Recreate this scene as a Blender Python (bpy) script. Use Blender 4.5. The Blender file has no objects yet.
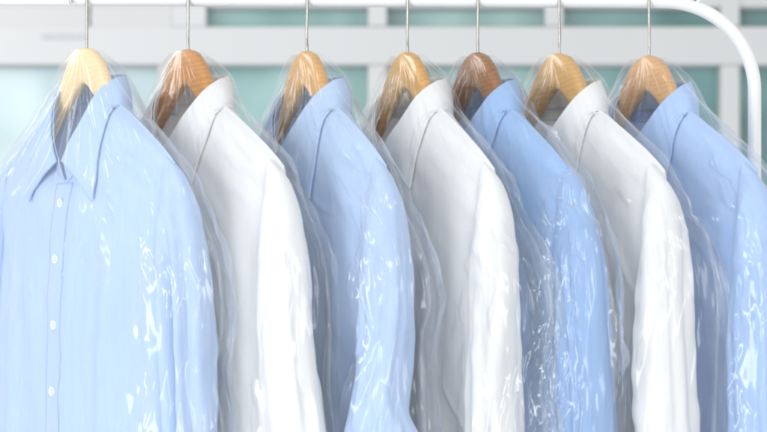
import bpy, math, time
import numpy as np
from mathutils import Vector

SC = bpy.context.scene
COL = SC.collection
# ------------------------------------------------------------------ camera
CAM_D = 2.20                      # metres from lens to the rail plane (rail runs along x at y = 0)
CAM_Z = 1.45
PXM = 900.0                       # photo pixels per metre in the rail plane
cam_data = bpy.data.cameras.new("camera")
cam_data.sensor_width = 36.0
cam_data.lens = 36.0 * CAM_D / (767.0 / PXM)
cam_data.clip_start = 0.05
cam_data.clip_end = 60.0
cam_data.dof.use_dof = True
cam_data.dof.focus_distance = 2.10
cam_data.dof.aperture_fstop = 7.0
cam = bpy.data.objects.new("camera", cam_data)
cam.location = (0, -CAM_D, CAM_Z)
cam.rotation_euler = (math.radians(90), 0, 0)
COL.objects.link(cam)
SC.camera = cam


def PX(x, y, Y=0.0):
    """photo pixel -> world point in the plane at depth Y"""
    k = (CAM_D + Y) / CAM_D / PXM
    return Vector(((x - 383.5) * k, Y, CAM_Z + (216.0 - y) * k))


# ------------------------------------------------------------------ world
world = bpy.data.worlds.new("World")
SC.world = world
world.use_nodes = True
wn = world.node_tree
bg = wn.nodes["Background"]
bg.inputs["Color"].default_value = (0.97, 0.985, 1.0, 1)
bg.inputs["Strength"].default_value = 1.04


# ------------------------------------------------------------------ lamps (soft key, plus fill and wall wash added to brighten)
def area(name, loc, target, sx, sy, power, color=(1, 1, 1)):
    l = bpy.data.lights.new(name, 'AREA')
    l.shape = 'RECTANGLE'
    l.size = sx
    l.size_y = sy
    l.energy = power
    l.color = color
    o = bpy.data.objects.new(name, l)
    o.location = loc
    d = Vector(target) - Vector(loc)
    o.rotation_euler = d.to_track_quat('-Z', 'Y').to_euler()
    COL.objects.link(o)
    return o


area("key_softbox", (0.45, -3.1, 2.5), (0.0, 0.0, 1.3), 1.1, 1.5, 44, (1.0, 0.985, 0.96))
area("left_fill_light", (-2.2, -2.3, 1.35), (0.0, 0.0, 1.25), 0.8, 1.9, 60, (0.93, 0.97, 1.0))  # added fill, reaches the front panels and gaps between shirts
area("wall_wash_light", (-2.2, 0.9, 2.4), (-0.9, 2.7, 1.6), 1.0, 1.0, 24, (1.0, 1.0, 1.0))

SC.view_settings.view_transform = 'Standard'
SC.view_settings.look = 'None'
SC.view_settings.exposure = -0.23
SC.view_settings.gamma = 1.0
SC.render.engine = 'CYCLES'
SC.cycles.use_denoising = True
SC.cycles.transparent_max_bounces = 32
SC.cycles.use_adaptive_sampling = True
SC.cycles.adaptive_threshold = 0.02
SC.cycles.max_bounces = 7
SC.cycles.diffuse_bounces = 3
SC.cycles.glossy_bounces = 2
SC.cycles.transmission_bounces = 6
SC.cycles.caustics_reflective = True
SC.cycles.blur_glossy = 0.6
SC.cycles.sample_clamp_indirect = 6.0
SC.cycles.caustics_refractive = False


# ------------------------------------------------------------------ noise helpers (numpy)
def _hash(ix, iy, seed):
    n = (ix.astype(np.int64) * 374761393 + iy.astype(np.int64) * 668265263 + int(seed) * 1442695041) & 0xFFFFFFFF
    n = ((n ^ (n >> 13)) * 1274126177) & 0xFFFFFFFF
    n = n ^ (n >> 16)
    return (n & 0xFFFFFF) / float(0xFFFFFF) * 2 - 1


def noise2(x, y, seed=0):
    x = np.asarray(x, float)
    y = np.asarray(y, float)
    x, y = np.broadcast_arrays(x, y)
    ix = np.floor(x)
    iy = np.floor(y)
    fx = x - ix
    fy = y - iy
    u = fx * fx * fx * (fx * (fx * 6 - 15) + 10)
    v = fy * fy * fy * (fy * (fy * 6 - 15) + 10)
    a = _hash(ix, iy, seed)
    b = _hash(ix + 1, iy, seed)
    c = _hash(ix, iy + 1, seed)
    d = _hash(ix + 1, iy + 1, seed)
    return (a * (1 - u) + b * u) * (1 - v) + (c * (1 - u) + d * u) * v


def fbm2(x, y, seed=0, octs=3):
    t = 0
    amp = 1.0
    for k in range(octs):
        t = t + amp * noise2(x * 2 ** k, y * 2 ** k, seed + 17 * k)
        amp *= 0.5
    return t


def edge_dist(u, v, seed):
    """distance to the nearest Voronoi cell border: flat-sided facets that meet in creases"""
    iu = np.floor(u).astype(np.int64)
    iv = np.floor(v).astype(np.int64)

    def pt(a, b):
        return a + 0.5 + 0.46 * _hash(a, b, seed), b + 0.5 + 0.46 * _hash(a, b, seed + 91)
    best = np.full(u.shape, 1e9)
    bu = np.zeros(u.shape)
    bv = np.zeros(u.shape)
    for a in (-1, 0, 1):
        for b in (-1, 0, 1):
            pu, pv = pt(iu + a, iv + b)
            d = (pu - u) ** 2 + (pv - v) ** 2
            m = d < best
            best = np.where(m, d, best)
            bu = np.where(m, pu, bu)
            bv = np.where(m, pv, bv)
    e = np.full(u.shape, 9.0)
    for a in (-2, -1, 0, 1, 2):
        for b in (-2, -1, 0, 1, 2):
            pu, pv = pt(iu + a, iv + b)
            du, dv = pu - bu, pv - bv
            l = np.sqrt(du * du + dv * dv)
            ok = l > 1e-6
            l = np.where(ok, l, 1)
            q = ((pu + bu) / 2 - u) * du / l + ((pv + bv) / 2 - v) * dv / l
            e = np.where(ok, np.minimum(e, q), e)
    return e


def sstep(a, b, x):
    t = np.clip((x - a) / (b - a), 0, 1)
    return t * t * (3 - 2 * t)


def interp_curve(pts, t):
    """Catmull-Rom through pts (n,3) at t in [0,1]"""
    P = np.asarray(pts, float)
    n = len(P)
    t = np.clip(np.asarray(t, float), 0, 1) * (n - 1)
    i = np.minimum(t.astype(int), n - 2)
    f = (t - i)[..., None]
    p0 = P[np.maximum(i - 1, 0)]
    p1 = P[i]
    p2 = P[i + 1]
    p3 = P[np.minimum(i + 2, n - 1)]
    return 0.5 * ((2 * p1) + (-p0 + p2) * f + (2 * p0 - 5 * p1 + 4 * p2 - p3) * f * f + (-p0 + 3 * p1 - 3 * p2 + p3) * f ** 3)


# ------------------------------------------------------------------ object helpers
def empty(name, loc, rz=0.0):
    o = bpy.data.objects.new(name, None)
    o.empty_display_size = 0.03
    o.location = loc
    o.rotation_euler = (0, 0, rz)
    COL.objects.link(o)
    return o


def tag(o, label, cat=None, group=None, kind=None):
    if label:
        o["label"] = label
    if cat:
        o["category"] = cat
    if group:
        o["group"] = group
    if kind:
        o["kind"] = kind
    return o


def mesh_obj(name, V, F, mat, parent=None, smooth=True, scale=0.01, solid=0.0, bevel=0.0, subsurf=0):
    me = bpy.data.meshes.new(name)
    V = np.array(V, float).reshape(-1, 3) * scale
    if scale != 1.0:              # garment space: the front faces local -y
        V[:, 1] *= -1
        F = F[:, ::-1].copy() if isinstance(F, np.ndarray) else [f[::-1] for f in F]
    if isinstance(F, np.ndarray):
        me.vertices.add(len(V))
        me.vertices.foreach_set("co", V.astype(np.float32).ravel())
        me.loops.add(F.size)
        me.loops.foreach_set("vertex_index", F.ravel().astype(np.int32))
        me.polygons.add(len(F))
        me.polygons.foreach_set("loop_start", np.arange(0, F.size, 4, dtype=np.int32))
        me.update(calc_edges=True)
    else:
        me.from_pydata([tuple(v) for v in V], [], F)
    me.update()
    if smooth:
        me.polygons.foreach_set("use_smooth", [True] * len(me.polygons))
    me.materials.append(mat)
    o = bpy.data.objects.new(name, me)
    COL.objects.link(o)
    if parent is not None:
        o.parent = parent
    if solid:
        m = o.modifiers.new("solid", 'SOLIDIFY')
        m.thickness = solid
        m.offset = 0
    if bevel:
        m = o.modifiers.new("bevel", 'BEVEL')
        m.width = bevel
        m.segments = 3
        m.limit_method = 'ANGLE'
    if subsurf:
        m = o.modifiers.new("sub", 'SUBSURF')
        m.levels = subsurf
        m.render_levels = subsurf
    return o


def grid_faces(R, C, wrap=False):
    i = np.arange(R - 1)[:, None]
    j = np.arange(C if wrap else C - 1)[None, :]
    j2 = (j + 1) % C
    q = np.stack([i * C + j, (i + 1) * C + j, (i + 1) * C + j2, i * C + j2], -1).reshape(-1, 4)
    return q.tolist()


def box_vf(x0, x1, y0, y1, z0, z1):
    V = [(x0, y0, z0), (x1, y0, z0), (x1, y1, z0), (x0, y1, z0), (x0, y0, z1), (x1, y0, z1), (x1, y1, z1), (x0, y1, z1)]
    F = [(0, 3, 2, 1), (4, 5, 6, 7), (0, 1, 5, 4), (1, 2, 6, 5), (2, 3, 7, 6), (3, 0, 4, 7)]
    return V, F


def tube_vf(path, rad, seg=14, cap=True):
    P = np.asarray(path, float)
    n = len(P)
    T = np.gradient(P, axis=0)
    T /= np.linalg.norm(T, axis=1)[:, None]
    ref = np.array([0.0, 1.0, 0.0])
    if abs(np.dot(T[0], ref)) > 0.9:
        ref = np.array([1.0, 0, 0])
    rad = np.broadcast_to(rad, (n,))
    V = []
    u = np.cross(T[0], ref)
    u /= np.linalg.norm(u)
    for k in range(n):
        u = u - T[k] * np.dot(u, T[k])
        u /= np.linalg.norm(u)
        w = np.cross(T[k], u)
        for s in range(seg):
            a = 2 * math.pi * s / seg
            V.append(P[k] + rad[k] * (math.cos(a) * u + math.sin(a) * w))
    F = grid_faces(n, seg, True)
    if cap:
        F.append(list(range(seg)))
        F.append([(n - 1) * seg + s for s in range(seg)][::-1])
    return V, F


# ------------------------------------------------------------------ materials
def new_mat(name):
    m = bpy.data.materials.new(name)
    m.use_nodes = True
    nt = m.node_tree
    nt.nodes.clear()
    out = nt.nodes.new("ShaderNodeOutputMaterial")
    return m, nt, out


def N(nt, typ, **kw):
    n = nt.nodes.new(typ)
    for k, v in kw.items():
        setattr(n, k, v)
    return n


def fabric(name, base, dark, weave=1400.0, stripe=0.5):
    m, nt, out = new_mat(name)
    L = nt.links.new
    tc = N(nt, "ShaderNodeTexCoord")
    p = N(nt, "ShaderNodeBsdfPrincipled")
    p.inputs["Roughness"].default_value = 0.85
    p.inputs["Specular IOR Level"].default_value = 0.15
    p.inputs["Sheen Weight"].default_value = 0.25
    p.inputs["Sheen Roughness"].default_value = 0.4
    mp = N(nt, "ShaderNodeMapping")
    mp.inputs["Scale"].default_value = (260, 260, 9)
    nz = N(nt, "ShaderNodeTexNoise")
    nz.inputs["Scale"].default_value = 1.0
    nz.inputs["Detail"].default_value = 3
    L(tc.outputs["Object"], mp.inputs["Vector"])
    L(mp.outputs[0], nz.inputs["Vector"])
    nz2 = N(nt, "ShaderNodeTexNoise")
    nz2.inputs["Scale"].default_value = 700
    nz2.inputs["Detail"].default_value = 2
    L(tc.outputs["Object"], nz2.inputs["Vector"])
    mixv = N(nt, "ShaderNodeMath", operation='ADD')
    L(nz.outputs[0], mixv.inputs[0])
    L(nz2.outputs[0], mixv.inputs[1])
    mr = N(nt, "ShaderNodeMapRange")
    mr.inputs["From Min"].default_value = 0.7
    mr.inputs["From Max"].default_value = 1.3
    L(mixv.outputs[0], mr.inputs["Value"])
    mix = N(nt, "ShaderNodeMix", data_type='RGBA')
    mix.inputs["A"].default_value = (*dark, 1)
    mix.inputs["B"].default_value = (*base, 1)
    L(mr.outputs[0], mix.inputs["Factor"])
    L(mix.outputs["Result"], p.inputs["Base Color"])
    # weave bump
    b = N(nt, "ShaderNodeBump")
    b.inputs["Strength"].default_value = 0.25
    b.inputs["Distance"].default_value = 0.0004
    L(mixv.outputs[0], b.inputs["Height"])
    # soft rumple
    nz3 = N(nt, "ShaderNodeTexNoise")
    nz3.inputs["Scale"].default_value = 22
    nz3.inputs["Detail"].default_value = 3
    mp3 = N(nt, "ShaderNodeMapping")
    mp3.inputs["Scale"].default_value = (1, 1, 0.35)
    L(tc.outputs["Object"], mp3.inputs["Vector"])
    L(mp3.outputs[0], nz3.inputs["Vector"])
    b2 = N(nt, "ShaderNodeBump")
    b2.inputs["Strength"].default_value = 0.35
    b2.inputs["Distance"].default_value = 0.006
    L(nz3.outputs[0], b2.inputs["Height"])
    L(b2.outputs[0], b.inputs["Normal"])
    L(b.outputs[0], p.inputs["Normal"])
    # thin cloth lets a little light through
    tr = N(nt, "ShaderNodeBsdfTranslucent")
    L(mix.outputs["Result"], tr.inputs["Color"])
    ms = N(nt, "ShaderNodeMixShader")
    ms.inputs[0].default_value = 0.16
    L(p.outputs[0], ms.inputs[1])
    L(tr.outputs[0], ms.inputs[2])
    L(ms.outputs[0], out.inputs["Surface"])
    return m


def film_mat(name, seed, veil=0.03):
    m, nt, out = new_mat(name)
    L = nt.links.new
    mk = N(nt, "ShaderNodeAttribute")      # how badly crumpled this bit of the film is
    mk.attribute_name = "crinkle"
    sm = N(nt, "ShaderNodeAttribute")      # doubled, heat-sealed edge of the bag
    sm.attribute_name = "seam"
    gl = N(nt, "ShaderNodeBsdfGlossy")
    gl.inputs["Roughness"].default_value = 0.15
    gl.inputs["Color"].default_value = (1, 1, 1, 1)
    fr = N(nt, "ShaderNodeFresnel")
    fr.inputs["IOR"].default_value = 1.5
    kf = N(nt, "ShaderNodeMath", operation='MULTIPLY_ADD')     # creased film is doubled over: more reflecting faces
    L(mk.outputs["Fac"], kf.inputs[0])
    kf.inputs[1].default_value = 1.1
    kf.inputs[2].default_value = 0.6
    fm = N(nt, "ShaderNodeMath", operation='MULTIPLY')
    L(fr.outputs[0], fm.inputs[0])
    L(kf.outputs[0], fm.inputs[1])
    cl = N(nt, "ShaderNodeMath", operation='MINIMUM')
    cp_ = N(nt, "ShaderNodeMath", operation='MULTIPLY_ADD')
    L(mk.outputs["Fac"], cp_.inputs[0])
    cp_.inputs[1].default_value = 0.18
    cp_.inputs[2].default_value = 0.22
    L(cp_.outputs[0], cl.inputs[1])
    L(fm.outputs[0], cl.inputs[0])
    tr = N(nt, "ShaderNodeBsdfTransparent")
    tr.inputs["Color"].default_value = (0.995, 0.998, 1.0, 1)
    df = N(nt, "ShaderNodeBsdfDiffuse")
    df.inputs["Color"].default_value = (0.9, 0.93, 0.95, 1)
    tl = N(nt, "ShaderNodeBsdfTranslucent")
    tl.inputs["Color"].default_value = (0.9, 0.93, 0.95, 1)
    dt = N(nt, "ShaderNodeMixShader")
    dt.inputs[0].default_value = 0.5
    L(df.outputs[0], dt.inputs[1])
    L(tl.outputs[0], dt.inputs[2])
    m1 = N(nt, "ShaderNodeMixShader")
    sf = N(nt, "ShaderNodeMath", operation='MULTIPLY_ADD')
    L(sm.outputs["Fac"], sf.inputs[0])
    sf.inputs[1].default_value = 0.16
    sf.inputs[2].default_value = veil
    L(sf.outputs[0], m1.inputs[0])
    L(tr.outputs[0], m1.inputs[1])
    L(dt.outputs[0], m1.inputs[2])
    m2 = N(nt, "ShaderNodeMixShader")
    L(cl.outputs[0], m2.inputs[0])
    L(m1.outputs[0], m2.inputs[1])
    L(gl.outputs[0], m2.inputs[2])
    L(m2.outputs[0], out.inputs["Surface"])
    return m


def wood(name, light, dark, seed):
    m, nt, out = new_mat(name)
    L = nt.links.new
    tc = N(nt, "ShaderNodeTexCoord")
    mp = N(nt, "ShaderNodeMapping")
    mp.inputs["Location"].default_value = (seed, seed * 2, seed * 3)
    mp.inputs["Scale"].default_value = (12, 45, 60)
    mp.inputs["Rotation"].default_value = (0, math.radians(35), 0)
    L(tc.outputs["Object"], mp.inputs["Vector"])
    nz = N(nt, "ShaderNodeTexNoise")
    nz.inputs["Scale"].default_value = 2.0
    nz.inputs["Detail"].default_value = 5
    nz.inputs["Distortion"].default_value = 1.2
    L(mp.outputs[0], nz.inputs["Vector"])
    wv = N(nt, "ShaderNodeTexWave", wave_type='BANDS', bands_direction='Z')
    wv.inputs["Scale"].default_value = 1.1
    wv.inputs["Distortion"].default_value = 7
    wv.inputs["Detail"].default_value = 3
    L(mp.outputs[0], wv.inputs["Vector"])
    ad = N(nt, "ShaderNodeMix", data_type='FLOAT')
    ad.inputs["Factor"].default_value = 0.22
    L(nz.outputs[0], ad.inputs["A"])
    L(wv.outputs["Fac"], ad.inputs["B"])
    cr = N(nt, "ShaderNodeValToRGB")
    cr.color_ramp.elements[0].position = 0.25
    cr.color_ramp.elements[0].color = (*dark, 1)
    cr.color_ramp.elements[1].position = 0.75
    cr.color_ramp.elements[1].color = (*light, 1)
    L(ad.outputs["Result"], cr.inputs[0])
    p = N(nt, "ShaderNodeBsdfPrincipled")
    p.inputs["Roughness"].default_value = 0.38
    p.inputs["Coat Weight"].default_value = 0.12
    p.inputs["Coat Roughness"].default_value = 0.2
    L(cr.outputs[0], p.inputs["Base Color"])
    b = N(nt, "ShaderNodeBump")
    b.inputs["Strength"].default_value = 0.1
    b.inputs["Distance"].default_value = 0.001
    L(ad.outputs["Result"], b.inputs["Height"])
    L(b.outputs[0], p.inputs["Normal"])
    L(p.outputs[0], out.inputs["Surface"])
    return m


def plain(name, col, rough=0.5, metal=0.0, bump=0.0, bscale=80, var=0.04):
    m, nt, out = new_mat(name)
    L = nt.links.new
    tc = N(nt, "ShaderNodeTexCoord")
    nz = N(nt, "ShaderNodeTexNoise")
    nz.inputs["Scale"].default_value = bscale
    nz.inputs["Detail"].default_value = 4
    L(tc.outputs["Object"], nz.inputs["Vector"])
    mix = N(nt, "ShaderNodeMix", data_type='RGBA')
    mix.inputs["A"].default_value = (*[c * (1 - var) for c in col], 1)
    mix.inputs["B"].default_value = (*[min(1, c * (1 + var)) for c in col], 1)
    L(nz.outputs[0], mix.inputs["Factor"])
    p = N(nt, "ShaderNodeBsdfPrincipled")
    p.inputs["Roughness"].default_value = rough
    p.inputs["Metallic"].default_value = metal
    L(mix.outputs["Result"], p.inputs["Base Color"])
    if bump:
        b = N(nt, "ShaderNodeBump")
        b.inputs["Strength"].default_value = bump
        b.inputs["Distance"].default_value = 0.001
        L(nz.outputs[0], b.inputs["Height"])
        L(b.outputs[0], p.inputs["Normal"])
    L(p.outputs[0], out.inputs["Surface"])
    return m


def glass_block(name, c0, c1, c2, seed):
    """window glass, blurred outside view and reflections painted as sea-green mottle"""
    m, nt, out = new_mat(name)
    L = nt.links.new
    tc = N(nt, "ShaderNodeTexCoord")
    mp = N(nt, "ShaderNodeMapping")
    mp.inputs["Location"].default_value = (seed, 0, seed * 1.3)
    mp.inputs["Scale"].default_value = (3.0, 1, 2.2)
    L(tc.outputs["Object"], mp.inputs["Vector"])
    nz = N(nt, "ShaderNodeTexNoise")
    nz.inputs["Scale"].default_value = 2.2
    nz.inputs["Detail"].default_value = 1
    nz.inputs["Distortion"].default_value = 0.2
    L(mp.outputs[0], nz.inputs["Vector"])
    cr = N(nt, "ShaderNodeValToRGB")
    e = cr.color_ramp.elements
    e[0].position = 0.33
    e[0].color = (*c0, 1)
    e[1].position = 0.7
    e[1].color = (*c2, 1)
    k = e.new(0.5)
    k.color = (*c1, 1)
    L(nz.outputs[0], cr.inputs[0])
    p = N(nt, "ShaderNodeBsdfPrincipled")
    p.inputs["Roughness"].default_value = 0.25
    L(cr.outputs[0], p.inputs["Base Color"])
    L(p.outputs[0], out.inputs["Surface"])
    return m


M_BLUE = fabric("pale_blue_cotton", (0.525, 0.662, 0.885), (0.475, 0.617, 0.862))
M_BLUE2 = fabric("mid_blue_cotton", (0.37, 0.545, 0.83), (0.33, 0.50, 0.80))
M_BLUE3 = fabric("soft_blue_cotton", (0.47, 0.625, 0.90), (0.43, 0.585, 0.88))
M_WHITE = fabric("white_cotton", (0.85, 0.852, 0.852), (0.82, 0.822, 0.823))
M_WHITE_POWDER = plain("white_powder_coat", (0.74, 0.75, 0.75), 0.28, 0, 0.05, 300, 0.01)
M_STEEL = plain("bright_steel_wire", (0.33, 0.32, 0.30), 0.18, 1.0, 0.0, 60, 0.05)
M_BUTTON = plain("pearl_button", (0.72, 0.76, 0.80), 0.2, 0, 0, 200, 0.08)
M_HOLE = plain("button_thread", (0.35, 0.38, 0.45), 0.8)
M_WALL = plain("white_window_frame", (0.585, 0.593, 0.595), 0.5, 0, 0.05, 6, 0.02)
M_PANEL = plain("pale_grey_panel", (0.56, 0.56, 0.565), 0.5, 0, 0.05, 6, 0.02)
M_STRIP = plain("grey_strip", (0.50, 0.51, 0.53), 0.6, 0, 0.0, 30, 0.1)
M_DARKFIT = plain("dark_grey_plastic", (0.10, 0.10, 0.11), 0.5)
M_SEAM = plain("gasket_grey", (0.45, 0.47, 0.48), 0.6)

# ------------------------------------------------------------------ background: white framed window wall
WY = 2.75      # metres behind the rail


def wbox(name, x0, x1, y0, y1, d0, d1, mat, parent, bevel=0.004):
    """box whose front face fills the photo rectangle x0..x1, y0..y1 at depth d0"""
    a = PX(x0, y1, d0)
    b = PX(x1, y0, d0)
    V, F = box_vf(a.x, b.x, d0, d1, a.z, b.z)
    return mesh_obj(name, V, F, mat, parent, smooth=False, scale=1.0, bevel=bevel)


wall = empty("window_wall", PX(383, 760, WY))
tag(wall, "blurred white wall with rows of sea green window panes behind the rail", "wall")


def rel(o):
    o.matrix_parent_inverse = wall.matrix_world.inverted()
    return o


bpy.context.view_layer.update()
H_BARS = [(-260, -96), (26, 62)]
# horizontal white bands (front face at WY)
for (y0, y1) in ((-330, -60), (26.5, 64.5), (560, 640)):
    rel(wbox("cross_rail", -420, 1200, y0, y1, WY, WY + 0.10, M_WALL, wall))
mull = [(-6 - 177, 12 - 177), (158, 206), (368, 387), (545, 563.5), (721, 740), (898, 917)]
for (x0, x1) in mull:
    for (y0, y1) in ((-60, 26.5), (64.5, 560)):
        rel(wbox("mullion", x0, x1, y0 + .02, y1 - .02, WY + 0.006, WY + 0.09, M_WALL, wall))
# panes: flare from the left painted as paler glass colours, deeper to the right
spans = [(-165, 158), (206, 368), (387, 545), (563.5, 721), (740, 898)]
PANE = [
    glass_block("flare_pale_glass", (0.38, 0.50, 0.53), (0.45, 0.58, 0.60), (0.54, 0.66, 0.68), 1.0),
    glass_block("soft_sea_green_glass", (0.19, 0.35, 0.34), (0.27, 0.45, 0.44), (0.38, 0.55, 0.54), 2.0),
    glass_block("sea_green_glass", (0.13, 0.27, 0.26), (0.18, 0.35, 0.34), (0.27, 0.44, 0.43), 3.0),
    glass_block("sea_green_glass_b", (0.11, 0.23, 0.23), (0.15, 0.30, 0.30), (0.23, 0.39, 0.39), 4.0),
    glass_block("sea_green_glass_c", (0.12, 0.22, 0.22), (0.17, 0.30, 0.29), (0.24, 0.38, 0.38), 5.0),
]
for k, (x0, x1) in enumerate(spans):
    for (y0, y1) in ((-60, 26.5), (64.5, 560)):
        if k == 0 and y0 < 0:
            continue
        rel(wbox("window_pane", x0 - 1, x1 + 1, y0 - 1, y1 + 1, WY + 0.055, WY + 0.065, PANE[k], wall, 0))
        # thin grey gasket along the pane top
        rel(wbox("gasket", x0 + .5, x1 - .5, (y0 if y0 > 0 else 7) + .2, (y0 if y0 > 0 else 7) + 2.4, WY + 0.03, WY + 0.054, M_SEAM, wall, 0))
# cross rail lower edge behind the top of the garment rail
rel(wbox("cross_rail", 206, 1200, -14, 7, WY + 0.012, WY + 0.09, M_WALL, wall))
# upper-left blank panels
rel(wbox("wall_panel", -165, 88, 5.5, 33.5, WY + 0.002, WY + 0.054, M_PANEL, wall, 0.002))
rel(wbox("wall_panel", 92, 172, 5.5, 33.5, WY + 0.002, WY + 0.054, M_PANEL, wall, 0.002))
rel(wbox("wall_panel", -165, 206, -60, 5.5, WY + 0.001, WY + 0.056, M_WALL, wall, 0.002))
rel(wbox("wall_panel", 172, 206, 5.5, 26.5, WY + 0.003, WY + 0.056, M_WALL, wall, 0.002))
rel(wbox("label_strip", 42, 84, 34.2, 38.4, WY - 0.004, WY - 0.001, M_STRIP, wall, 0))

# ------------------------------------------------------------------ garment rack
rack = empty("garment_rack", (PX(755, 216).x, 0, 0.0))
tag(rack, "white tubular garment rack with rounded corner carrying all the hangers", "garment rack")
bpy.context.view_layer.update()
R_T = 0.0074
zr = PX(0, 1.5).z
xr = PX(754.5, 0).x
Rc = 0.100
path = []
for x in np.linspace(-0.62, xr - Rc - 0.02, 24):
    path.append((x, 0, zr - 0.0045 * (xr - Rc - x) * -0.0 + 0.004 * (0.30 - x)))
z1 = path[-1][2]
for a in np.linspace(0.04, math.pi / 2, 26):
    path.append((xr - Rc + Rc * math.sin(a), 0, z1 - Rc * 0.98 * (1 - math.cos(a)) - 0.0004))
for z in np.linspace(z1 - Rc - 0.02, 0.012, 20):
    path.append((xr, 0, z))
V, F = tube_vf(np.array(path) - np.array(rack.location), R_T, 24)
mesh_obj("rail", V, F, M_WHITE_POWDER, rack, scale=1.0)
# collar fitting on top of the rail near the corner
p = PX(695, -3)
V, F = tube_vf([(p.x - 0.011 - rack.location.x, 0, p.z + .002), (p.x + 0.002 - rack.location.x, 0, p.z - .0015)], 0.0052, 16)
mesh_obj("rail_fitting", V, F, M_DARKFIT, rack, scale=1.0)
V, F = tube_vf([(p.x + 0.002 - rack.location.x, 0.0, p.z - .0014), (p.x + 0.006 - rack.location.x, 0, p.z - .003)], 0.0058, 16)
mesh_obj("rail_cap", V, F, M_WHITE_POWDER, rack, scale=1.0)

# ------------------------------------------------------------------ local garment shape (centimetres)
#   a: along the hanger, + towards the camera side; f: + is the shirt front; z: up, 0 at the top of the wood
S_A = np.array([0, 5.5, 9, 12, 15, 17, 18.6, 20.0, 21.5])
S_Z = np.array([-3.6, -5.6, -7.3, -8.9, -10.6, -11.9, -13.1, -14.8, -17.5])


def shoulder_z(a, droop=0.0):
    a = np.abs(a)
    return np.interp(a, S_A, S_Z) - droop * (a / 20.0) ** 1.5


NECK_DROP = [0.0]
TIP = np.zeros(3)


def neck_pts(kind):
    P = {
        "fold": [(0.5, 3.3, -10.9), (2.4, 2.9, -8.6), (4.3, 1.5, -5.4), (4.8, -0.4, -3.7), (4.2, -2.0, -3.2), (2.4, -3.1, -2.9), (0, -3.4, -2.8)],
        "outer": [(6.6, 3.4, -15.3), (6.9, 2.9, -12.6), (7.3, 1.8, -9.4), (7.3, 0.0, -7.0), (6.3, -1.7, -7.0), (3.6, -3.5, -7.2), (0, -4.2, -7.2)],
        "seam": [(0.3, 2.6, -13.2), (2.9, 2.3, -11.2), (5.0, 1.2, -7.9), (5.6, -0.6, -6.3), (4.6, -2.6, -5.9), (2.4, -3.6, -5.8), (0, -3.9, -5.8)],
    }[kind]
    P = np.array(P)
    if kind == 'outer':
        P[0] += TIP
        P[1] += TIP * 0.6
    P[:, 2] -= NECK_DROP[0] * sstep(6, 11, -P[:, 2])
    return P


def torso_T(d):
    d = np.maximum(d, 0)
    return 0.95 * (1 - np.exp(-d / 0.45)) + 2.6 * (1 - np.exp(-d / 5.5))


def warp_shirt(V, S):
    """shared small-scale life for all cloth pieces of one shirt: V (...,3)"""
    return V


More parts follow.
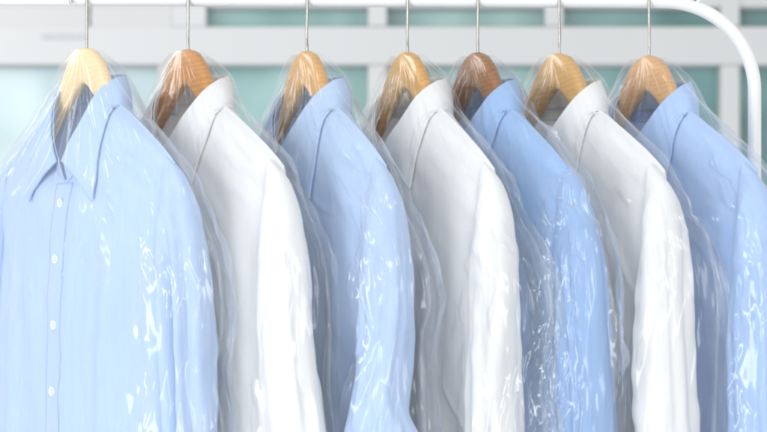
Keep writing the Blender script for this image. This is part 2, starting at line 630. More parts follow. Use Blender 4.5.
def torso_surface(S, nphi=240, nt=190):
    """closed tube around the body; rows run from shoulder / neckline down"""
    phi = (np.arange(nphi) + 0.5) / nphi * 2 * math.pi
    c = np.cos(phi)
    s = np.sin(phi)
    cc = np.sign(c) * np.abs(c) ** 0.72          # spread columns across the panels
    front = s > 0
    a0 = cc * 18.1
    zs = shoulder_z(a0, S['droop'])
    # neckline
    sp = neck_pts("seam")
    order = np.argsort(sp[:, 0])
    fr = sp[[0, 1, 2, 3]]
    nz_f = np.interp(np.abs(a0), [0, 0.3, 2.9, 5.0, 5.6], [-13.4, -13.2, -11.2, -7.9, -6.3])
    nz_f = nz_f - NECK_DROP[0] * sstep(6, 11, -nz_f)
    nz_b = np.interp(np.abs(a0), [0, 2.4, 4.6, 5.6], [-5.8, -5.8, -5.9, -6.1])
    ztop = np.where(np.abs(a0) < 5.6, np.where(front, nz_f, nz_b), zs)
    t = np.linspace(0, 1, nt) ** 1.25
    zbot = -62.0
    Z = ztop[None, :] + (zbot - ztop[None, :]) * t[:, None]
    W = np.interp(-Z, [6, 13, 18, 24, 32, 45, 62], [18.1, 18.0, 17.7, 17.5, 17.8, 18.6, 19.8])
    A = cc[None, :] * W
    zs2 = shoulder_z(A, S['droop'])
    d = zs2 - Z
    T = torso_T(d)
    side = (np.clip(1 - np.abs(cc) ** 2.5, 0, 1) ** 0.6)[None, :]
    prof = 0.34 + 0.70 * side
    prof = prof * np.abs(s[None, :]) ** 0.2
    Ff = np.where(front[None, :], T, -T * 1.0) * prof
    # back yoke sits behind the neck
    by = 3.0 * np.exp(-(A / 5.5) ** 2) * np.exp(-np.maximum(d - 1, 0) / 9.0)
    Ff = Ff - np.where(front[None, :], 0, by * np.abs(s[None, :]) ** .25)
    # belly depth and long hanging folds
    fold = np.zeros_like(Z)
    amp = sstep(5, 26, d)
    seed = S['seed']
    for (ac, w, h, dr) in S['folds']:
        cen = ac + dr * (d - 10) / 40.0 + 0.5 * noise2(d / 9.0, ac, seed)
        x = (A - cen) / w
        fold += h * np.exp(-x * x) * amp
    nz = noise2(A / 3.4 + 0.25 * noise2(A / 6, Z / 11, seed + 5), Z / 24.0, seed + 1) * 0.75 + noise2(A / 1.7, Z / 15.0, seed + 2) * 0.22
    fold += nz * amp * 0.8 * S['rum']
    crs = noise2((A + 0.55 * Z) / 4.6, Z / 10.0 + A / 30, seed + 11)
    fold += 0.13 * np.exp(-(crs / 0.07) ** 2) * (noise2(A / 5, Z / 6, seed + 12) > 0) * sstep(2, 7, d) * np.abs(noise2(A / 5, Z / 6, seed + 12)) * 2
    # tension lines from shoulder point towards the placket
    fold += 0.16 * noise2((A + (Z + 10) * 0.8) / 2.6, (A - Z) / 14.0, seed + 3) * sstep(1, 5, d)
    Ff = Ff + np.where(front[None, :], fold, fold * 0.8)
    keep = 0.35
    Ff = np.where(front[None, :], np.maximum(Ff, keep * np.minimum(1, d / 3 + .3)), np.minimum(Ff, -keep * np.minimum(1, d / 3 + .3)))
    Ff = Ff * np.where((np.abs(A) > 5.2) | front[None, :], 1 - np.exp(-np.maximum(d, 0) / 0.30), 1)
    # the shirt drifts: whole body swings a touch
    Ff = Ff + S['lean'] * sstep(8, 40, d)
    # blend neckline onto seam
    V = np.stack([A, Ff, Z], -1)
    return V


def front_f(S, V, a, z):
    """depth of the front panel at (a,z): nearest vertex lookup"""
    nphi = V.shape[1]
    F = V[:, : nphi // 2].reshape(-1, 3)
    dd = (F[:, 0] - a) ** 2 + (F[:, 2] - z) ** 2
    k = np.argsort(dd)[:4]
    w = 1 / (dd[k] + 1e-4)
    return float((F[k, 1] * w).sum() / w.sum())


def sleeve_surface(S, side, nv=170, nu=96):
    v = np.linspace(0, 1, nv)
    dr = S['droop']
    O = np.array([(16.6, -11.95), (18.8, -13.6), (20.3, -16.0), (21.3, -19.5), (21.8, -25), (22.1, -33), (22.2, -43), (22.0, -60)], float)
    I = np.array([(17.2, -24), (16.9, -25.2), (16.7, -27), (16.6, -29.5), (16.6, -33.5), (16.8, -40), (17.0, -48), (17.2, -62)], float)
    O3 = interp_curve(np.c_[O, np.zeros(8)], v)[:, :2]
    I3 = interp_curve(np.c_[I, np.zeros(8)], v)[:, :2]
    O3[:, 1] -= dr * 0.9
    I3[:, 1] -= dr * 0.9
    dist = -(O3[:, 1] + I3[:, 1]) / 2 - 18
    H = np.interp(v, [0, .06, .15, .3, .5, .75, 1], [0.9, 1.5, 2.2, 2.75, 3.1, 3.2, 3.2]) * (S['sl'] if side > 0 else 1)
    psi = np.arange(nu) / nu * 2 * math.pi
    cp = np.cos(psi)
    sp_ = np.sin(psi)
    ex = 0.95
    cx = np.sign(cp) * np.abs(cp) ** ex
    sx = np.sign(sp_) * np.abs(sp_) ** ex
    mid = (O3 + I3) / 2
    half = (O3 - I3) / 2
    A = mid[:, 0][:, None] + cx[None, :] * half[:, 0][:, None]
    Z = mid[:, 1][:, None] + cx[None, :] * half[:, 1][:, None]
    zz = -mid[:, 1]
    sw = np.interp(zz, S['swz'], S['swf']) if side > 0 else np.interp(zz, [18, 60], [0.2, 0.6])
    k = np.ones(9) / 9
    sw = np.convolve(np.pad(sw, 4, mode='edge'), k, 'valid')
    A = A + (S['flare'] if side > 0 else .5) * sstep(14, 48, -Z) * (0.6 + 0.4 * cx[None, :])
    Fv = sw[:, None] + sx[None, :] * H[:, None]
    seed = S['seed'] + (50 if side > 0 else 90)
    am = sstep(-1, 14, dist)[:, None]
    # radial folds: elongated vertical valleys
    p2 = psi[None, :] / (2 * math.pi)
    q = 2 * math.pi * p2
    X = np.cos(q) * 1.3
    Y = np.sin(q) * 1.3
    rr = 0
    for (fx, fz, am_, sd) in ((0.8, 21.0, .5, 1), (1.7, 20.0, .2, 2), (4.2, 12.0, .05, 3)):
        rr = rr + am_ * (noise2(X * fx + 11.3, Z / fz + Y * fx * 0.9, seed + sd) + 0.6 * noise2(Y * fx + 5.1, Z / fz - X * fx * .7, seed + sd + 7))
    # a few pressed pleats
    for (pc, w, h) in S['pleats']:
        dq = (q - pc + math.pi) % (2 * math.pi) - math.pi
        dq = dq + 0.16 * noise2(Z / 9.0, pc, seed + 31)
        rr = rr - h * np.exp(-(dq / w) ** 2)
    dq = (q - 0.5 + math.pi) % (2 * math.pi) - math.pi      # ironed crease down the sleeve
    rr = rr + 0.30 * np.exp(-np.abs(dq + 0.05 * noise2(Z / 12.0, 3.0, seed)) / 0.10)
    rr = rr * am * 1.05 * S['srum'] + 0.12 * noise2(A * .6, Z * .5, seed + 9)
    A = A + cx[None, :] * rr * 0.8
    Fv = Fv + sx[None, :] * rr
    V = np.stack([A * side, Fv, Z], -1)
    return V


def collar_surface(S, n=160, m=44):
    t = np.linspace(-1, 1, n)
    F = interp_curve(neck_pts("fold"), 1 - np.abs(t))
    O = interp_curve(neck_pts("outer"), 1 - np.abs(t))
    # index: |t|=1 -> front, so flip
    sg = np.sign(t)
    sg[sg == 0] = 1
    F[:, 0] *= sg
    O[:, 0] *= sg
    # at the very back a -> 0 handled by curve
    v = np.linspace(0, 1, m)[None, :, None]
    P = F[:, None, :] * (1 - v) + O[:, None, :] * v
    # bulge outward near the fold
    ctr = np.array([0, -0.3, 0])
    rad = (P - ctr) * np.array([1, 1, 0])
    ln = np.linalg.norm(rad, axis=2, keepdims=True) + 1e-6
    b = np.sin(np.pi * v) ** 1 * 0.38 + 0.25 * np.exp(-v / 0.12)
    P = P + rad / ln * b
    P = P - rad / ln * 0.05 * np.exp(-((v - 0.87) / 0.02) ** 2)
    P[..., 2] += 0.22 * np.sin(np.pi * v[..., 0])
    P[..., 1] += 0.10 * noise2(P[..., 0] / 1.8, P[..., 2] / 2.6, S['seed'] + 21)
    return P


def front_depth(V, q):
    """front panel depth under the points q (n,2) = (a,z)"""
    Fr = V[:, : V.shape[1] // 2].reshape(-1, 3)
    f = np.zeros(len(q))
    for i0 in range(0, len(q), 200):
        p_ = q[i0:i0 + 200]
        dd = (Fr[None, :, 0] - p_[:, 0, None]) ** 2 + (Fr[None, :, 2] - p_[:, 1, None]) ** 2
        k = np.argpartition(dd, 6, axis=1)[:, :6]
        w = 1 / (np.take_along_axis(dd, k, 1) + 1e-3)
        f[i0:i0 + 200] = (np.take(Fr[:, 1], k) * w).sum(1) / w.sum(1)
    return f


def stand_surface(S, n=110, m=12):
    t = np.linspace(-1, 1, n)
    F = interp_curve(neck_pts("fold"), 1 - np.abs(t))
    Q = interp_curve(neck_pts("seam"), 1 - np.abs(t))
    sg = np.sign(t)
    sg[sg == 0] = 1
    F[:, 0] *= sg
    Q[:, 0] *= sg
    F = F + np.array([0, 0, -0.05])
    v = np.linspace(0, 1, m)[None, :, None]
    P = F[:, None, :] * (1 - v) + Q[:, None, :] * v
    return P


def neck_snap(S, V):
    """pull the top rows of the torso onto the collar seam"""
    nt, nphi, _ = V.shape
    seam = []
    for t in np.linspace(-1, 1, 241):
        q = interp_curve(neck_pts("seam"), np.array([1 - abs(t)]))[0].copy()
        q[0] *= (1 if t >= 0 else -1)
        seam.append(q)
    seam = np.array(seam)
    top = V[0].copy()
    near = np.abs(top[:, 0]) < 5.6
    half = nphi // 2
    for j in np.where(near)[0]:
        fr = j < half
        cand = seam[(seam[:, 1] > -0.7) if fr else (seam[:, 1] <= -0.5)]
        k = np.argmin((cand[:, 0] - top[j, 0]) ** 2 + 0.15 * (cand[:, 2] - top[j, 2]) ** 2)
        delta = cand[k] - top[j]
        d = np.linalg.norm(V[:, j] - V[0, j], axis=1)
        w = np.exp(-(d / 3.0) ** 1.5)[:, None]
        V[:, j] += delta[None, :] * w
    return V


def build_shirt(S):
    root = empty("dress_shirt", S['loc'], S['rz'])
    tag(root, S['label'], "shirt", "pressed shirts hanging side by side on the rail")
    fab = S['mat']
    NECK_DROP[0] = S['nd']
    TIP[:] = S['tip']
    root.scale = (S['wsc'], 1, 1)
    V = neck_snap(S, torso_surface(S))
    R, C, _ = V.shape
    mesh_obj("shirt_body", V, grid_faces(R, C, True), fab, root)
    pieces = [V]
    for side in (1, -1):
        VS = sleeve_surface(S, side)
        r, c, _ = VS.shape
        Fs = grid_faces(r, c, True)
        if side < 0:
            Fs = [f[::-1] for f in Fs]
        mesh_obj("sleeve", VS, Fs, fab, root)
        pieces.append(VS)
    CS = collar_surface(S)
    # let the leaves rest on the chest and the shoulders
    q = CS.reshape(-1, 3)
    fd = front_depth(V, q[:, [0, 2]])
    vv = np.tile(np.linspace(0, 1, CS.shape[1]), CS.shape[0])
    on = (q[:, 2] < shoulder_z(q[:, 0], S['droop']) - 0.4) & (q[:, 1] > -0.3) & (vv > .15)
    q[:, 1] = np.where(on, np.maximum(q[:, 1], fd + 0.26 + 0.28 * (1 - vv)), q[:, 1])
    CS = q.reshape(CS.shape)
    mesh_obj("collar", CS, grid_faces(*CS.shape[:2]), fab, root, solid=0.0024)
    ST = stand_surface(S)
    mesh_obj("collar_stand", ST, grid_faces(*ST.shape[:2]), fab, root, solid=0.0014)
    pieces.append(CS)
    # placket: a raised strip following the front panel
    zs = np.linspace(-13.3 - NECK_DROP[0], -58, 120)
    Vp = []
    for z in zs:
        for aa in np.linspace(-1.7, 1.7, 9):
            Vp.append((aa, z))
    Vp = np.array(Vp)
    f = front_depth(V, Vp)
    P = np.c_[Vp[:, 0], f + 0.14 - 0.09 * (np.abs(Vp[:, 0]) / 1.7) ** 6, Vp[:, 1]].reshape(120, 9, 3)
    mesh_obj("placket", P, [q[::-1] for q in grid_faces(120, 9)], fab, root, solid=0.0016)
    pieces.append(P)
    if S['buttons']:
        for zb in (-16.0 - NECK_DROP[0] * .6, -23.3, -30.6, -37.9, -45.2, -52.5):
            i = int(np.argmin(np.abs(zs - zb)))
            pb = P[i, 4]
            Vb, Fb = [], []
            prof = [(0.0, .10), (.34, .10), (.43, .17), (.52, .17), (.57, .09), (.55, 0.0), (0.0, 0.0)]
            ns = 24
            for (rr, hh) in prof:
                for s_ in range(ns):
                    an = 2 * math.pi * s_ / ns
                    Vb.append((pb[0] + rr * math.cos(an), pb[1] + .09 + hh, pb[2] + rr * math.sin(an)))
            b = mesh_obj("button", Vb, grid_faces(len(prof), ns, True), M_BUTTON, root)
            th, tf = [], []
            for (dx, dz) in ((-.13, -.13), (.13, -.13), (-.13, .13), (.13, .13)):
                v_, f_ = tube_vf([(pb[0] + dx, pb[1] + .14, pb[2] + dz), (pb[0] + dx, pb[1] + .215, pb[2] + dz)], 0.055, 8)
                tf += [[q + len(th) for q in ff] for ff in f_]
                th += v_
            mesh_obj("button_thread", th, tf, M_HOLE, b)
    # breast pocket outline is hidden; cuffs are below the frame
    return root, pieces


# ------------------------------------------------------------------ hanger
def hanger_top(a):
    return np.interp(np.abs(a), [0, .5, 1.2, 2, 3, 4, 5, 6.5, 9, 13, 17, 19], [0, -.03, -.2, -.55, -1.4, -2.75, -4.4, -7.0, -8.8, -11.2, -13.8, -15.6])


def hanger_bot(a):
    return np.interp(np.abs(a), [0, .6, 1.5, 3, 4.5, 6, 9, 13, 17, 19], [-4.0, -4.15, -4.8, -6.2, -7.6, -9.0, -11.0, -13.2, -15.6, -16.8])


def build_hanger(S):
    root = empty("wooden_hanger", S['loc'], S['rz'])
    tag(root, S['hlabel'], "hanger", "wooden hangers on the white rail")
    aa = np.unique(np.r_[np.linspace(-16.6, 16.6, 75), np.linspace(-4, 4, 33)])
    V = []
    ring = 20
    for a in aa:
        zt, zb = float(hanger_top(a)), float(hanger_bot(a))
        c = (zt + zb) / 2
        h = (zt - zb) / 2
        fcen = 0.1
        thk = np.interp(abs(a), [0, 3, 8, 19], [0.72, 0.7, 0.55, 0.55])
        for s_ in range(ring):
            an = 2 * math.pi * s_ / ring
            cx = math.copysign(abs(math.cos(an)) ** 0.5, math.cos(an))
            sx = math.copysign(abs(math.sin(an)) ** 0.6, math.sin(an))
            V.append((a, fcen + thk * sx, c + h * cx))
    F = grid_faces(len(aa), ring, True)
    F.append(list(range(ring)))
    F.append([(len(aa) - 1) * ring + s_ for s_ in range(ring)][::-1])
    mesh_obj("wooden_arms", V, F, S['wood'], root)
    # ferrule + hook wire
    zrail = (zr + 0.004 * (0.30 - S['loc'][0]) - S['loc'][2]) * 100
    rr = R_T * 100 + 0.16
    rz = S['rz']
    hk = -rz + S['hookrot']       # hook turns about its stem so that it wraps the rail
    pts = [(0, 0, -1.0), (0, 0, 0.5), (S['wob'], 0, 1.6), (0, 0, zrail - 1.3)]
    P2 = [np.array(p_) for p_ in pts]
    # stem meets the camera side of the rail, then loops over it
    cp = np.array([0, rr + 0.02, zrail])
    loop = []
    for an in np.linspace(math.radians(178), math.radians(-35), 26):
        loop.append(np.array([0, rr + rr * math.cos(an), zrail + rr * math.sin(an)]))
    pth = P2 + loop
    pth = [np.array([p_[0] * math.cos(hk) - p_[1] * math.sin(hk), p_[0] * math.sin(hk) + p_[1] * math.cos(hk), p_[2]]) for p_ in pth]
    pp = interp_curve(np.array(pth), np.linspace(0, 1, 140))
    Vt, Ft = tube_vf(pp, 0.155, 10)
    mesh_obj("hook", Vt, Ft, M_STEEL, root)
    return root


# ------------------------------------------------------------------ film cover: position-based cloth, relaxed over the shirt
def build_cover(S, pieces):
    rng = np.random.default_rng(S['seed'] * 7 + 3)
    R, C = 176, 288
    # --- shirt occupancy maps
    ga, gz = 0.5, 0.5
    a0, z0 = -30, -64
    na, nzz = int(60 / ga) + 1, int(68 / gz) + 1
    FM = np.full((na, nzz), -9.0)
    BM = np.full((na, nzz), 9.0)
    def splat(P):
        P = P.reshape(-1, 3)
        i = np.clip(((P[:, 0] - a0) / ga).round().astype(int), 0, na - 1)
        k = np.clip(((P[:, 2] - z0) / gz).round().astype(int), 0, nzz - 1)
        np.maximum.at(FM, (i, k), P[:, 1])
        np.minimum.at(BM, (i, k), P[:, 1])
    for P in pieces:
        splat(P)
    hv = np.array([(a, f, z) for a in np.arange(-18, 18.1, .25) for z in np.arange(float(hanger_bot(a)), float(hanger_top(a)), .25) for f in (-.8, .9)])
    splat(hv)
    for _ in range(2):   # fill pinholes
        for M_, op in ((FM, np.maximum), (BM, np.minimum)):
            q = M_.copy()
            for dx, dz in ((1, 0), (-1, 0), (0, 1), (0, -1)):
                q = op(q, np.roll(np.roll(M_, dx, 0), dz, 1))
            bad = (M_ == -9.0) | (M_ == 9.0)
            M_[bad] = q[bad] if _ == 0 else M_[bad]
    occ = FM > -8
    hi = np.array([(np.where(occ[:, k])[0].max() if occ[:, k].any() else na // 2) for k in range(nzz)]) * ga + a0
    lo = np.array([(np.where(occ[:, k])[0].min() if occ[:, k].any() else na // 2) for k in range(nzz)]) * ga + a0
    # --- rest / start shape
    t = np.linspace(0, 1, R)
    zmid = -0.25 - 56.5 * t ** 1.08
    ph = (np.arange(C) + .5) / C * 2 * math.pi
    c = np.cos(ph)
    s = np.sin(ph)
    cc = np.sign(c) * np.abs(c) ** 0.8
    ss = np.sign(s) * np.abs(s) ** 0.7
    zk = [0.2, 0.6, 1.2, 2, 4, 8, 12, 15, 18, 24, 34, 60]
    wr = np.interp(-zmid, zk, [0.7, 1.7, 2.6, 3.8, 7.4, 14.2, 20.6, 23.4, 24.6, 25.2, 25.4, 26.0])
    wl = np.interp(-zmid, zk, [0.7, 1.7, 2.6, 3.8, 7.4, 13.8, 19.6, 22.0, 22.6, 23.4, 23.8, 24.5])
    th = np.interp(-zmid, zk, [0.6, 1.0, 1.3, 1.7, 3.0, 4.6, 4.6, 4.6, 4.9, 5.2, 5.2, 5.2])
    wr = wr + S['fin'](zmid) + 0.7 * noise2(zmid / 4.5, 3.3, S['seed'] + 80) * sstep(12, 20, -zmid)
    wl = wl + 0.7 * noise2(zmid / 4.5, 7.3, S['seed'] + 81) * sstep(12, 20, -zmid)
    A = np.where(c[None, :] > 0, cc[None, :] * wr[:, None], cc[None, :] * wl[:, None])
    Fp = ss[None, :] * th[:, None] + 0.3
    Z = np.repeat(zmid[:, None], C, 1)
    X = np.stack([A, Fp, Z], -1)
    # film is larger than the shape it hangs on
    def L(a_, b_):
        return np.linalg.norm(a_ - b_, axis=-1)
    ea = 1.02 + 0.035 * S['slack'] * np.clip(fbm2(np.cos(ph)[None, :] * 2.5 + np.zeros((R, 1)) + 9, np.sin(ph)[None, :] * 2.5 + t[:, None] * 7, S['seed'] + 60, 3) + .4, 0, 2)
    H0 = L(X, np.roll(X, -1, 1)) * ea
    H0[:26] *= np.linspace(1.12, 1.0, 26)[:, None]
    V0 = L(X[1:], X[:-1]) * (1.0 + 0.045 * S['slack'] * np.clip(ea[1:] - 1.02, 0, 1) / 0.035)
    D0 = np.sqrt(H0[:-1] ** 2 + V0 ** 2)
    B0 = L(X, np.roll(X, -4, 1))
    # seed wrinkles
    nrm = np.stack([cc[None, :] * np.ones((R, 1)) * .6, ss[None, :] * np.ones((R, 1)), 0 * Z], -1)
    wr_ = 0.35 * fbm2(np.cos(ph)[None, :] * 9 + t[:, None] * 2, np.sin(ph)[None, :] * 9 + t[:, None] * 9, S['seed'] + 70, 4)
    wr_ += 0.08 * rng.standard_normal((R, C))
    X = X + nrm * (wr_ * sstep(0, .08, t)[:, None])[..., None]
    Vl = np.zeros_like(X)
    frontm = (s > 0)[None, :] * np.ones((R, 1), bool)
    sidem = (np.abs(c) > 0.80)[None, :] * np.ones((R, 1), bool)
    wsum_h = 1.0
    marg = 0.30
    def collide(X):
        i = np.clip((X[..., 0] - a0) / ga, 0, na - 1.001)
        k = np.clip((X[..., 2] - z0) / gz, 0, nzz - 1.001)
        ii = i.round().astype(int)
        kk = k.round().astype(int)
        fm = FM[ii, kk]
        bm = BM[ii, kk]
        o = fm > -8
        y = X[..., 1]
        y = np.where(o & frontm & ~sidem, np.maximum(y, fm + marg), y)
        y = np.where(o & ~frontm & ~sidem, np.minimum(y, bm - marg), y)
        x = X[..., 0]
        near = (y < fm + marg) & (y > bm - marg) & sidem & o
        hk = hi[kk] + marg * 1.5
        lk = lo[kk] - marg * 1.5
        x = np.where(near & (c[None, :] > 0), np.maximum(x, hk), x)
        x = np.where(near & (c[None, :] < 0), np.minimum(x, lk), x)
        X[..., 0] = x
        X[..., 1] = y
        return X
    X0 = X.copy()
    iters = S.get('iters', 150)
    for it in range(iters):
        Xp = X.copy()
        X = X + Vl * 0.93
        X[..., 2] -= 0.0022
        X[0] = X0[0]
        for sub in range(2):
            corr = np.zeros_like(X)
            d = np.roll(X, -1, 1) - X
            l = np.linalg.norm(d, axis=-1) + 1e-9
            q = (d * ((l - H0) / l)[..., None]) * 0.5
            corr += q
            corr -= np.roll(q, 1, 1)
            d = X[1:] - X[:-1]
            l = np.linalg.norm(d, axis=-1) + 1e-9
            q = (d * ((l - V0) / l)[..., None]) * 0.5
            corr[:-1] += q
            corr[1:] -= q
            d = np.roll(X, -1, 1)[1:] - X[:-1]
            l = np.linalg.norm(d, axis=-1) + 1e-9
            q = (d * ((l - D0) / l)[..., None]) * 0.25
            corr[:-1] += q
            corr[1:] -= np.roll(q, 1, 1)
            d = X[1:] - np.roll(X, -1, 1)[:-1]
            l = np.linalg.norm(d, axis=-1) + 1e-9
            q = (d * ((l - D0) / l)[..., None]) * 0.25
            corr[:-1] += np.roll(q, 1, 1)
            corr[1:] -= q
            # bending: resists tight curls so that the film breaks into facets
            for st, kb in ((2, .10), (3, .06)):
                d = np.roll(X, -st, 1) - X
                l = np.linalg.norm(d, axis=-1) + 1e-9
                r0 = H0 * st
                e = np.minimum(l - r0 * 0.93, 0)
                q = d * (e / l)[..., None] * kb
                corr += q
                corr -= np.roll(q, st, 1)
                d = X[st:] - X[:-st]
                l = np.linalg.norm(d, axis=-1) + 1e-9
                r0 = (V0[:R - st]) * st
                e = np.minimum(l - r0 * 0.96, 0)
                q = d * (e / l)[..., None] * kb
                corr[:-st] += q
                corr[st:] -= q
            X = X + np.clip(corr * 0.30, -0.25, 0.25)
            X[0] = X0[0]
            X = collide(X)
        Vl = np.clip(X - Xp, -0.3, 0.3)
    # calm stretches lie smooth, crumpled bands keep their creases
    K = S['kn'] * sstep(0.25, 0.95, fbm2(X[..., 0] / 5.5 + (s > 0)[None, :] * 20, X[..., 2] / 8.0, S['seed'] + 41, 3))
    K = np.maximum(K, S['topk'] * sstep(-8, -1.5, X[..., 2]))
    for (ba, bw, zt_, zb_, st_) in S['bands']:
        cen = ba + 0.9 * noise2(X[..., 2] / 5.0, ba, S['seed'] + 42)
        wdt = bw * (1 + 0.6 * noise2(X[..., 2] / 3.0, ba + 4, S['seed'] + 43))
        bb = np.exp(-((X[..., 0] - cen) / wdt) ** 2) * sstep(zb_ - 3, zb_ + 1, X[..., 2]) * (1 - sstep(zt_ - 5, zt_ + 3, X[..., 2] + 1.5 * noise2(X[..., 0] / 1.5, 2.0, S['seed'] + 47))) * st_
        bb *= np.where(frontm, 1.0, 0.35)
        K = np.maximum(K, bb)
    K = np.clip(K, 0, 1)
    Xs = X.copy()
    for _ in range(12):
        Sm = Xs.copy()
        Sm[1:-1] = (Xs[:-2] + Xs[2:]) * .25 + Xs[1:-1] * .5
        Sm = (np.roll(Sm, 1, 1) + np.roll(Sm, -1, 1)) * .25 + Sm * .5
        Sm[0] = X[0]
        Xs = Sm
    Xm = X.copy()
    Xm[1:-1] = (X[:-2] + X[2:]) * .2 + X[1:-1] * .6
    rg = 0.5 - np.abs(noise2(X[..., 0] / 1.2 + (s > 0)[None, :] * 33, X[..., 2] / 2.6, S['seed'] + 44))
    rg = rg + 0.3 * (0.5 - np.abs(noise2(X[..., 0] / 0.5 + 7, X[..., 2] / 0.6 + X[..., 0], S['seed'] + 45)))
    Xm = Xm + nrm * (0.30 * rg * sstep(.02, .10, t)[:, None])[..., None]
    KK = (0.06 + 0.34 * K)[..., None]
    X = Xs * (1 - KK) + Xm * KK
    # finer grid for the creases themselves
    def up(Q, axis, wrap):
        nxt = np.roll(Q, -1, axis) if wrap else np.concatenate([np.take(Q, range(1, Q.shape[axis]), axis), np.take(Q, [-1], axis)], axis)
        prv = np.roll(Q, 1, axis) if wrap else np.concatenate([np.take(Q, [0], axis), np.take(Q, range(0, Q.shape[axis] - 1), axis)], axis)
        nx2 = np.roll(nxt, -1, axis) if wrap else np.concatenate([np.take(nxt, range(1, Q.shape[axis]), axis), np.take(nxt, [-1], axis)], axis)
        mid = (9 * (Q + nxt) - prv - nx2) / 16
        out = np.stack([Q, mid], axis + 1)
        sh = list(Q.shape)
        sh[axis] *= 2
        return out.reshape(sh)
    X = up(up(X, 0, False), 1, True)
    K = np.clip(up(up(K, 0, False), 1, True), 0, 1)
    R, C = K.shape
    ph = np.arange(C) / C * 2 * math.pi + math.pi / 288
    t = np.linspace(0, 1, R)
    c, s = np.cos(ph), np.sin(ph)
    Z = X[..., 2]
    half = np.interp(-Z, [0, 2, 8, 15, 60], [.06, .10, .5, 1, 1])
    U = ph[None, :] / (2 * math.pi) * 104.0 + 0 * Z
    wu = 0.7 * noise2(U / 6.0, Z / 8.0, S['seed'] + 301)
    wv_ = 1.3 * noise2(U / 6.5, Z / 9.0, S['seed'] + 303)
    big = edge_dist((U + wu + 0.16 * Z) / 3.3, (Z + wv_) / 16.0, S['seed'] + 310) * 3.3
    med = edge_dist((U + wu - 0.22 * Z) / 2.1, (Z + wv_) / 7.0, S['seed'] + 311) * 2.1
    sml = edge_dist((U + wu + 0.30 * Z) / 1.15, (Z + wv_ + .3 * U) / 4.2, S['seed'] + 312) * 1.15
    tight = np.clip(K, 0, 1)
    h = big * (0.15 * S['bigk'] + 0.20 * tight) + med * (0.05 + 0.36 * sstep(.1, .6, tight)) + sml * 0.50 * sstep(.25, .8, tight)
    h = h * half * sstep(.0, .05, t)[:, None] * S['crk']
    du = np.roll(X, -1, 1) - np.roll(X, 1, 1)
    dv = np.zeros_like(X)
    dv[1:-1] = X[2:] - X[:-2]
    dv[0] = X[1] - X[0]
    dv[-1] = X[-1] - X[-2]
    nn = np.cross(dv, du)
    for _ in range(6):
        nn[1:-1] = nn[:-2] + nn[2:] + nn[1:-1] * 2
        nn = np.roll(nn, 1, 1) + np.roll(nn, -1, 1) + nn * 2
    nn /= np.linalg.norm(nn, axis=-1, keepdims=True) + 1e-9
    if (nn[..., 1] * np.sign(s)[None, :]).mean() < 0:
        nn = -nn
    X = X + nn * h[..., None]
    dphi = np.minimum(np.minimum(ph, 2 * math.pi - ph), np.abs(ph - math.pi)) / (2 * math.pi / C)
    seam = np.exp(-((dphi) / 1.3) ** 2)[None, :] * np.ones((R, 1)) * sstep(.01, .04, t)[:, None]
    sidev = np.stack([np.sign(c)[None, :] * np.ones((R, 1)), 0 * Z, 0.45 * sstep(-17, -13, Z)], -1)
    X = X + sidev * (seam * (0.30 + 0.12 * noise2(Z / 1.6, U * 0 + 3, S['seed'] + 320)))[..., None]
    root = empty("garment_cover", S['loc'], S['rz'])
    o = mesh_obj("garment_cover", X, np.array(grid_faces(R, C, True)), S['film'], None)
    at = o.data.attributes.new('crinkle', 'FLOAT', 'POINT')
    at.data.foreach_set('value', K.reshape(-1).astype(np.float32))
    at = o.data.attributes.new('seam', 'FLOAT', 'POINT')
    at.data.foreach_set('value', seam.reshape(-1).astype(np.float32))
    o.location = S['loc']
    o.rotation_euler = (0, 0, S['rz'])
    o.scale = (S['wsc'], 1, 1)
    bpy.data.objects.remove(root)
    o.name = "garment_cover" if S['i'] == 0 else "garment_cover.%03d" % S['i']
    tag(o, S['clabel'], "garment cover", "clear film covers over the shirts")
    return o


# ------------------------------------------------------------------ the seven garments
HOOK = [(88, 48.5), (189, 50), (307.5, 51.5), (407.5, 52.5), (477.5, 53), (558.5, 54), (648, 56)]
TH = [49, 51, 61, 61, 61, 58, 60]
WOODS = [
    wood("pale_beech", (0.87, 0.66, 0.40), (0.80, 0.56, 0.31), 1),
    wood("honey_wood", (0.60, 0.27, 0.05), (0.40, 0.15, 0.02), 2),
    wood("light_honey_wood", (0.66, 0.37, 0.125), (0.54, 0.28, 0.08), 3),
    wood("golden_wood", (0.64, 0.35, 0.08), (0.48, 0.24, 0.04), 4),
    wood("brown_wood", (0.34, 0.13, 0.018), (0.17, 0.06, 0.008), 5),
    wood("golden_wood_b", (0.61, 0.36, 0.12), (0.50, 0.27, 0.07), 6),
    wood("tan_wood", (0.62, 0.36, 0.16), (0.52, 0.28, 0.11), 7),
]
LAB = [
    "pale blue dress shirt with visible placket buttons, leftmost on the rail",
    "white dress shirt under the honey brown hanger, between two pale blue shirts",
    "pale blue dress shirt with a low hanging collar point, third from the left",
    "white dress shirt on the golden hanger, directly left of the deeper blue shirt",
    "deeper mid blue dress shirt on the dark brown hanger, between two white shirts",
    "white dress shirt nearest the curved end of the rack, third white one from the left",
    "soft blue dress shirt rightmost on the rail beside the curved white tube",
]
HLAB = [
    "palest cream wood hanger holding the leftmost blue shirt",
    "orange honey brown wood hanger holding the first white shirt from the left",
    "light honey wood hanger holding the pale blue shirt third from the left",
    "golden wood hanger with film strands across it holding the middle white shirt",
    "darkest brown wood hanger holding the deeper blue shirt",
    "golden wood hanger holding the rightmost white shirt",
    "tan wood hanger nearest the curved end of the rack",
]
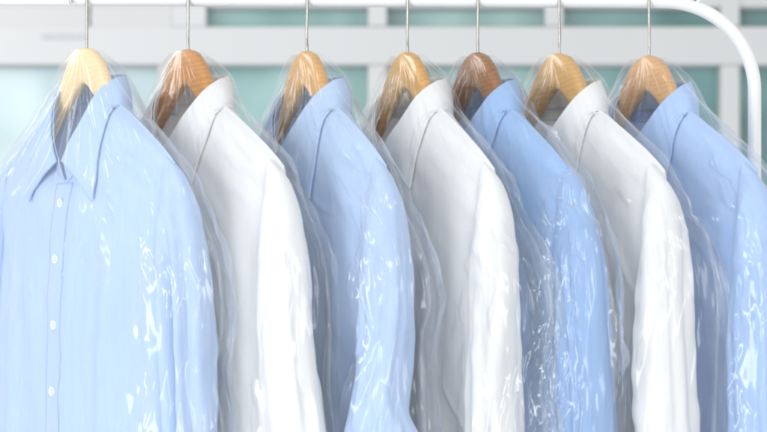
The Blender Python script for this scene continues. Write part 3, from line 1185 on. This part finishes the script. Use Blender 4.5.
CLAB = [
    "clear plastic film cover bulging over the leftmost pale blue shirt with buttons",
    "clear plastic film cover over the white shirt second from the left",
    "clear plastic film cover over the pale blue shirt third from the left",
    "clear plastic film cover over the middle white shirt fourth from the left",
    "heavily crinkled clear plastic film cover over the deeper blue shirt",
    "clear plastic film cover over the rightmost white shirt",
    "clear plastic film cover over the rightmost blue shirt beside the rack's curved tube",
]
MATS = [M_BLUE, M_WHITE, M_BLUE, M_WHITE, M_BLUE2, M_WHITE, M_BLUE3]
SW = [
    ([18, 30, 45, 60], [0.2, 0.0, -0.2, 0.0]),
    ([18, 25, 35, 45, 60], [0.8, 1.4, 1.8, 1.4, 1.0]),
    ([18, 24, 32, 37, 40, 43, 60], [0.4, 0.7, 0.9, 2.0, 2.6, 0.8, 0.0]),
    ([18, 25, 35, 45, 60], [0.4, 0.8, 1.3, 1.2, 1.0]),
    ([18, 30, 45, 60], [-0.3, -1.0, -1.4, -1.2]),
    ([18, 25, 35, 45, 60], [0.8, 1.2, 1.4, 1.3, 1.0]),
    ([18, 30, 45, 60], [0.6, 0.9, 1.2, 1.0]),
]
def fin(*kp):
    zz, vv = zip(*kp)
    return lambda z: np.interp(-z, zz, vv)


FINS = [fin((12, 0), (16, .8), (20, 2.0), (24, 3.6), (26, 1.4), (28, 0.2), (34, 1.0), (60, 2)),
        fin((12, 0), (20, .6), (26, 1.2), (30, .2), (60, 0.2)),
        fin((12, 0), (17, 1.0), (22.5, 3.6), (25, 1.2), (30, .4), (60, 1)),
        fin((12, 0), (16, 1.2), (20, 3.2), (25, 5.0), (27, 3.2), (31, 1.6), (35, 3.2), (40, 1.5), (60, 1)),
        fin((12, 0), (17, 1.0), (20, 1.8), (26, .6), (60, .6)),
        fin((12, 0), (18, 1.2), (21, 2.4), (25, .8), (60, 0)),
        fin((12, 0), (20, 1), (60, 1))]
# crumpled bands: (a centre, width, z top, z bottom, strength)
BANDS = [[(19.5, 1.8, -17, -46, .62), (4.8, 1.4, -13, -46, .30), (10.5, .8, -24, -40, .35), (-6, 1.0, -10, -30, .3), (24, 2, -18, -28, .6)],
         [(0, 4, -2, -12, .5), (13.0, 0.9, -30, -41, .7), (9.0, 1.2, -4, -12, .5), (22, 1.2, -24, -46, .5)],
         [(0, 4, -3, -13, .4), (20.5, 1.3, -13, -36, .9), (24, 2.0, -16, -27, .6), (8.0, 1.0, -3, -10, .4)],
         [(0, 4, -2, -12, .6), (25, 2.6, -15, -44, .5), (20, .8, -16, -44, .35), (7.5, 1.0, -4, -9, .4)],
         [(0, 4, -3, -14, .6), (20.5, 2.0, -13, -46, 1.0), (16, 2.0, -20, -46, .95), (24, 1.5, -15, -46, .7), (3, 2, -4, -16, .4)],
         [(22.5, 1.2, -14, -24, .7), (17, 1.0, -32, -44, .3), (8.5, 1.2, -4, -11, .6)],
         [(0, 4, -3, -14, .45), (21, 1.5, -14, -46, .6), (14, 1.0, -20, -46, .3), (24, 1.5, -14, -30, .6)]]
RNG = np.random.default_rng(11)
DEF_SHIRT = []
for i in range(7):
    hx, hy = HOOK[i]
    loc = PX(hx, hy)
    loc.y = -(R_T + 0.0016)
    folds = [(RNG.uniform(4, 8), RNG.uniform(1.2, 1.9), RNG.uniform(.5, 1.0), RNG.uniform(-3, 1)),
             (RNG.uniform(10, 14), RNG.uniform(1.2, 2.2), RNG.uniform(.5, 1.1), RNG.uniform(-2, 2)),
             (RNG.uniform(-8, -4), RNG.uniform(1.0, 2.0), RNG.uniform(.5, 1.0), RNG.uniform(-1, 3)),
             (RNG.uniform(-14, -10), RNG.uniform(1.2, 2.2), RNG.uniform(.4, 1.0), RNG.uniform(-2, 2))]
    S = dict(i=i, loc=loc, rz=-math.radians(TH[i]), seed=3 + i * 13, droop=0.6 if i % 2 else 0.3,
             folds=folds, rum=1.0, srum=1.0, lean=0.0, sl=1.0, swz=SW[i][0], swf=SW[i][1],
             pleats=[(RNG.uniform(.3, 1.2), .22, RNG.uniform(.3, .7)), (RNG.uniform(-.9, .1), .2, RNG.uniform(.3, .6)), (RNG.uniform(1.6, 2.6), .2, .5)],
             mat=MATS[i], wood=WOODS[i], label=LAB[i], hlabel=HLAB[i], clabel=CLAB[i],
             film=film_mat("clear_film" if i == 0 else "clear_film_%d" % i, i + 1.0, [.085, .045, .05, .04, .045, .04, .05][i]),
             slack=1.6 if i == 4 else 1.0, buttons=True, hookrot=RNG.uniform(-.35, .35), wob=RNG.uniform(-.12, .12))
    S['fin'] = FINS[i]
    S['bands'] = BANDS[i]
    if i == 0:
        S['srum'] = 1.4
        S['pleats'] = [(1.2, .2, 1.0), (.4, .22, .9), (2.1, .18, .8)]
    S['tip'] = [(.3, 0, 0), (-.7, 0, .3), (.9, 0, -.9), (0, .1, 0), (-.4, 0, .9), (.3, .2, -.5), (.6, 0, .5)][i]
    S['bigk'] = [2.1, 1.2, 1.5, 1, 1.2, 1.2, 1.8][i]
    S['flare'] = [1.2, 4.2, 1.8, .8, .8, .8, 1][i]
    S['crk'] = [1.1, .9, 1.15, 1.05, 1.4, .95, 1.1][i]
    S['kn'] = [.30, .35, .45, .45, .75, .4, .5][i]
    S['nd'] = [1.7, 0, .3, 0, .2, .2, 0][i]
    S['wsc'] = [.94, 1, 1, 1, .97, 1, 1][i]
    S['sl'] = [.95, 1, .95, .95, .85, 1, 1][i]
    S['topk'] = [.15, .4, .1, .4, .35, .12, .1][i]
    DEF_SHIRT.append(S)

T0 = time.time()
for S in DEF_SHIRT:
    build_hanger(S)
    root, pieces = build_shirt(S)
    if not globals().get("NO_COVER"):
        build_cover(S, pieces)
print("built in", round(time.time() - T0, 1))
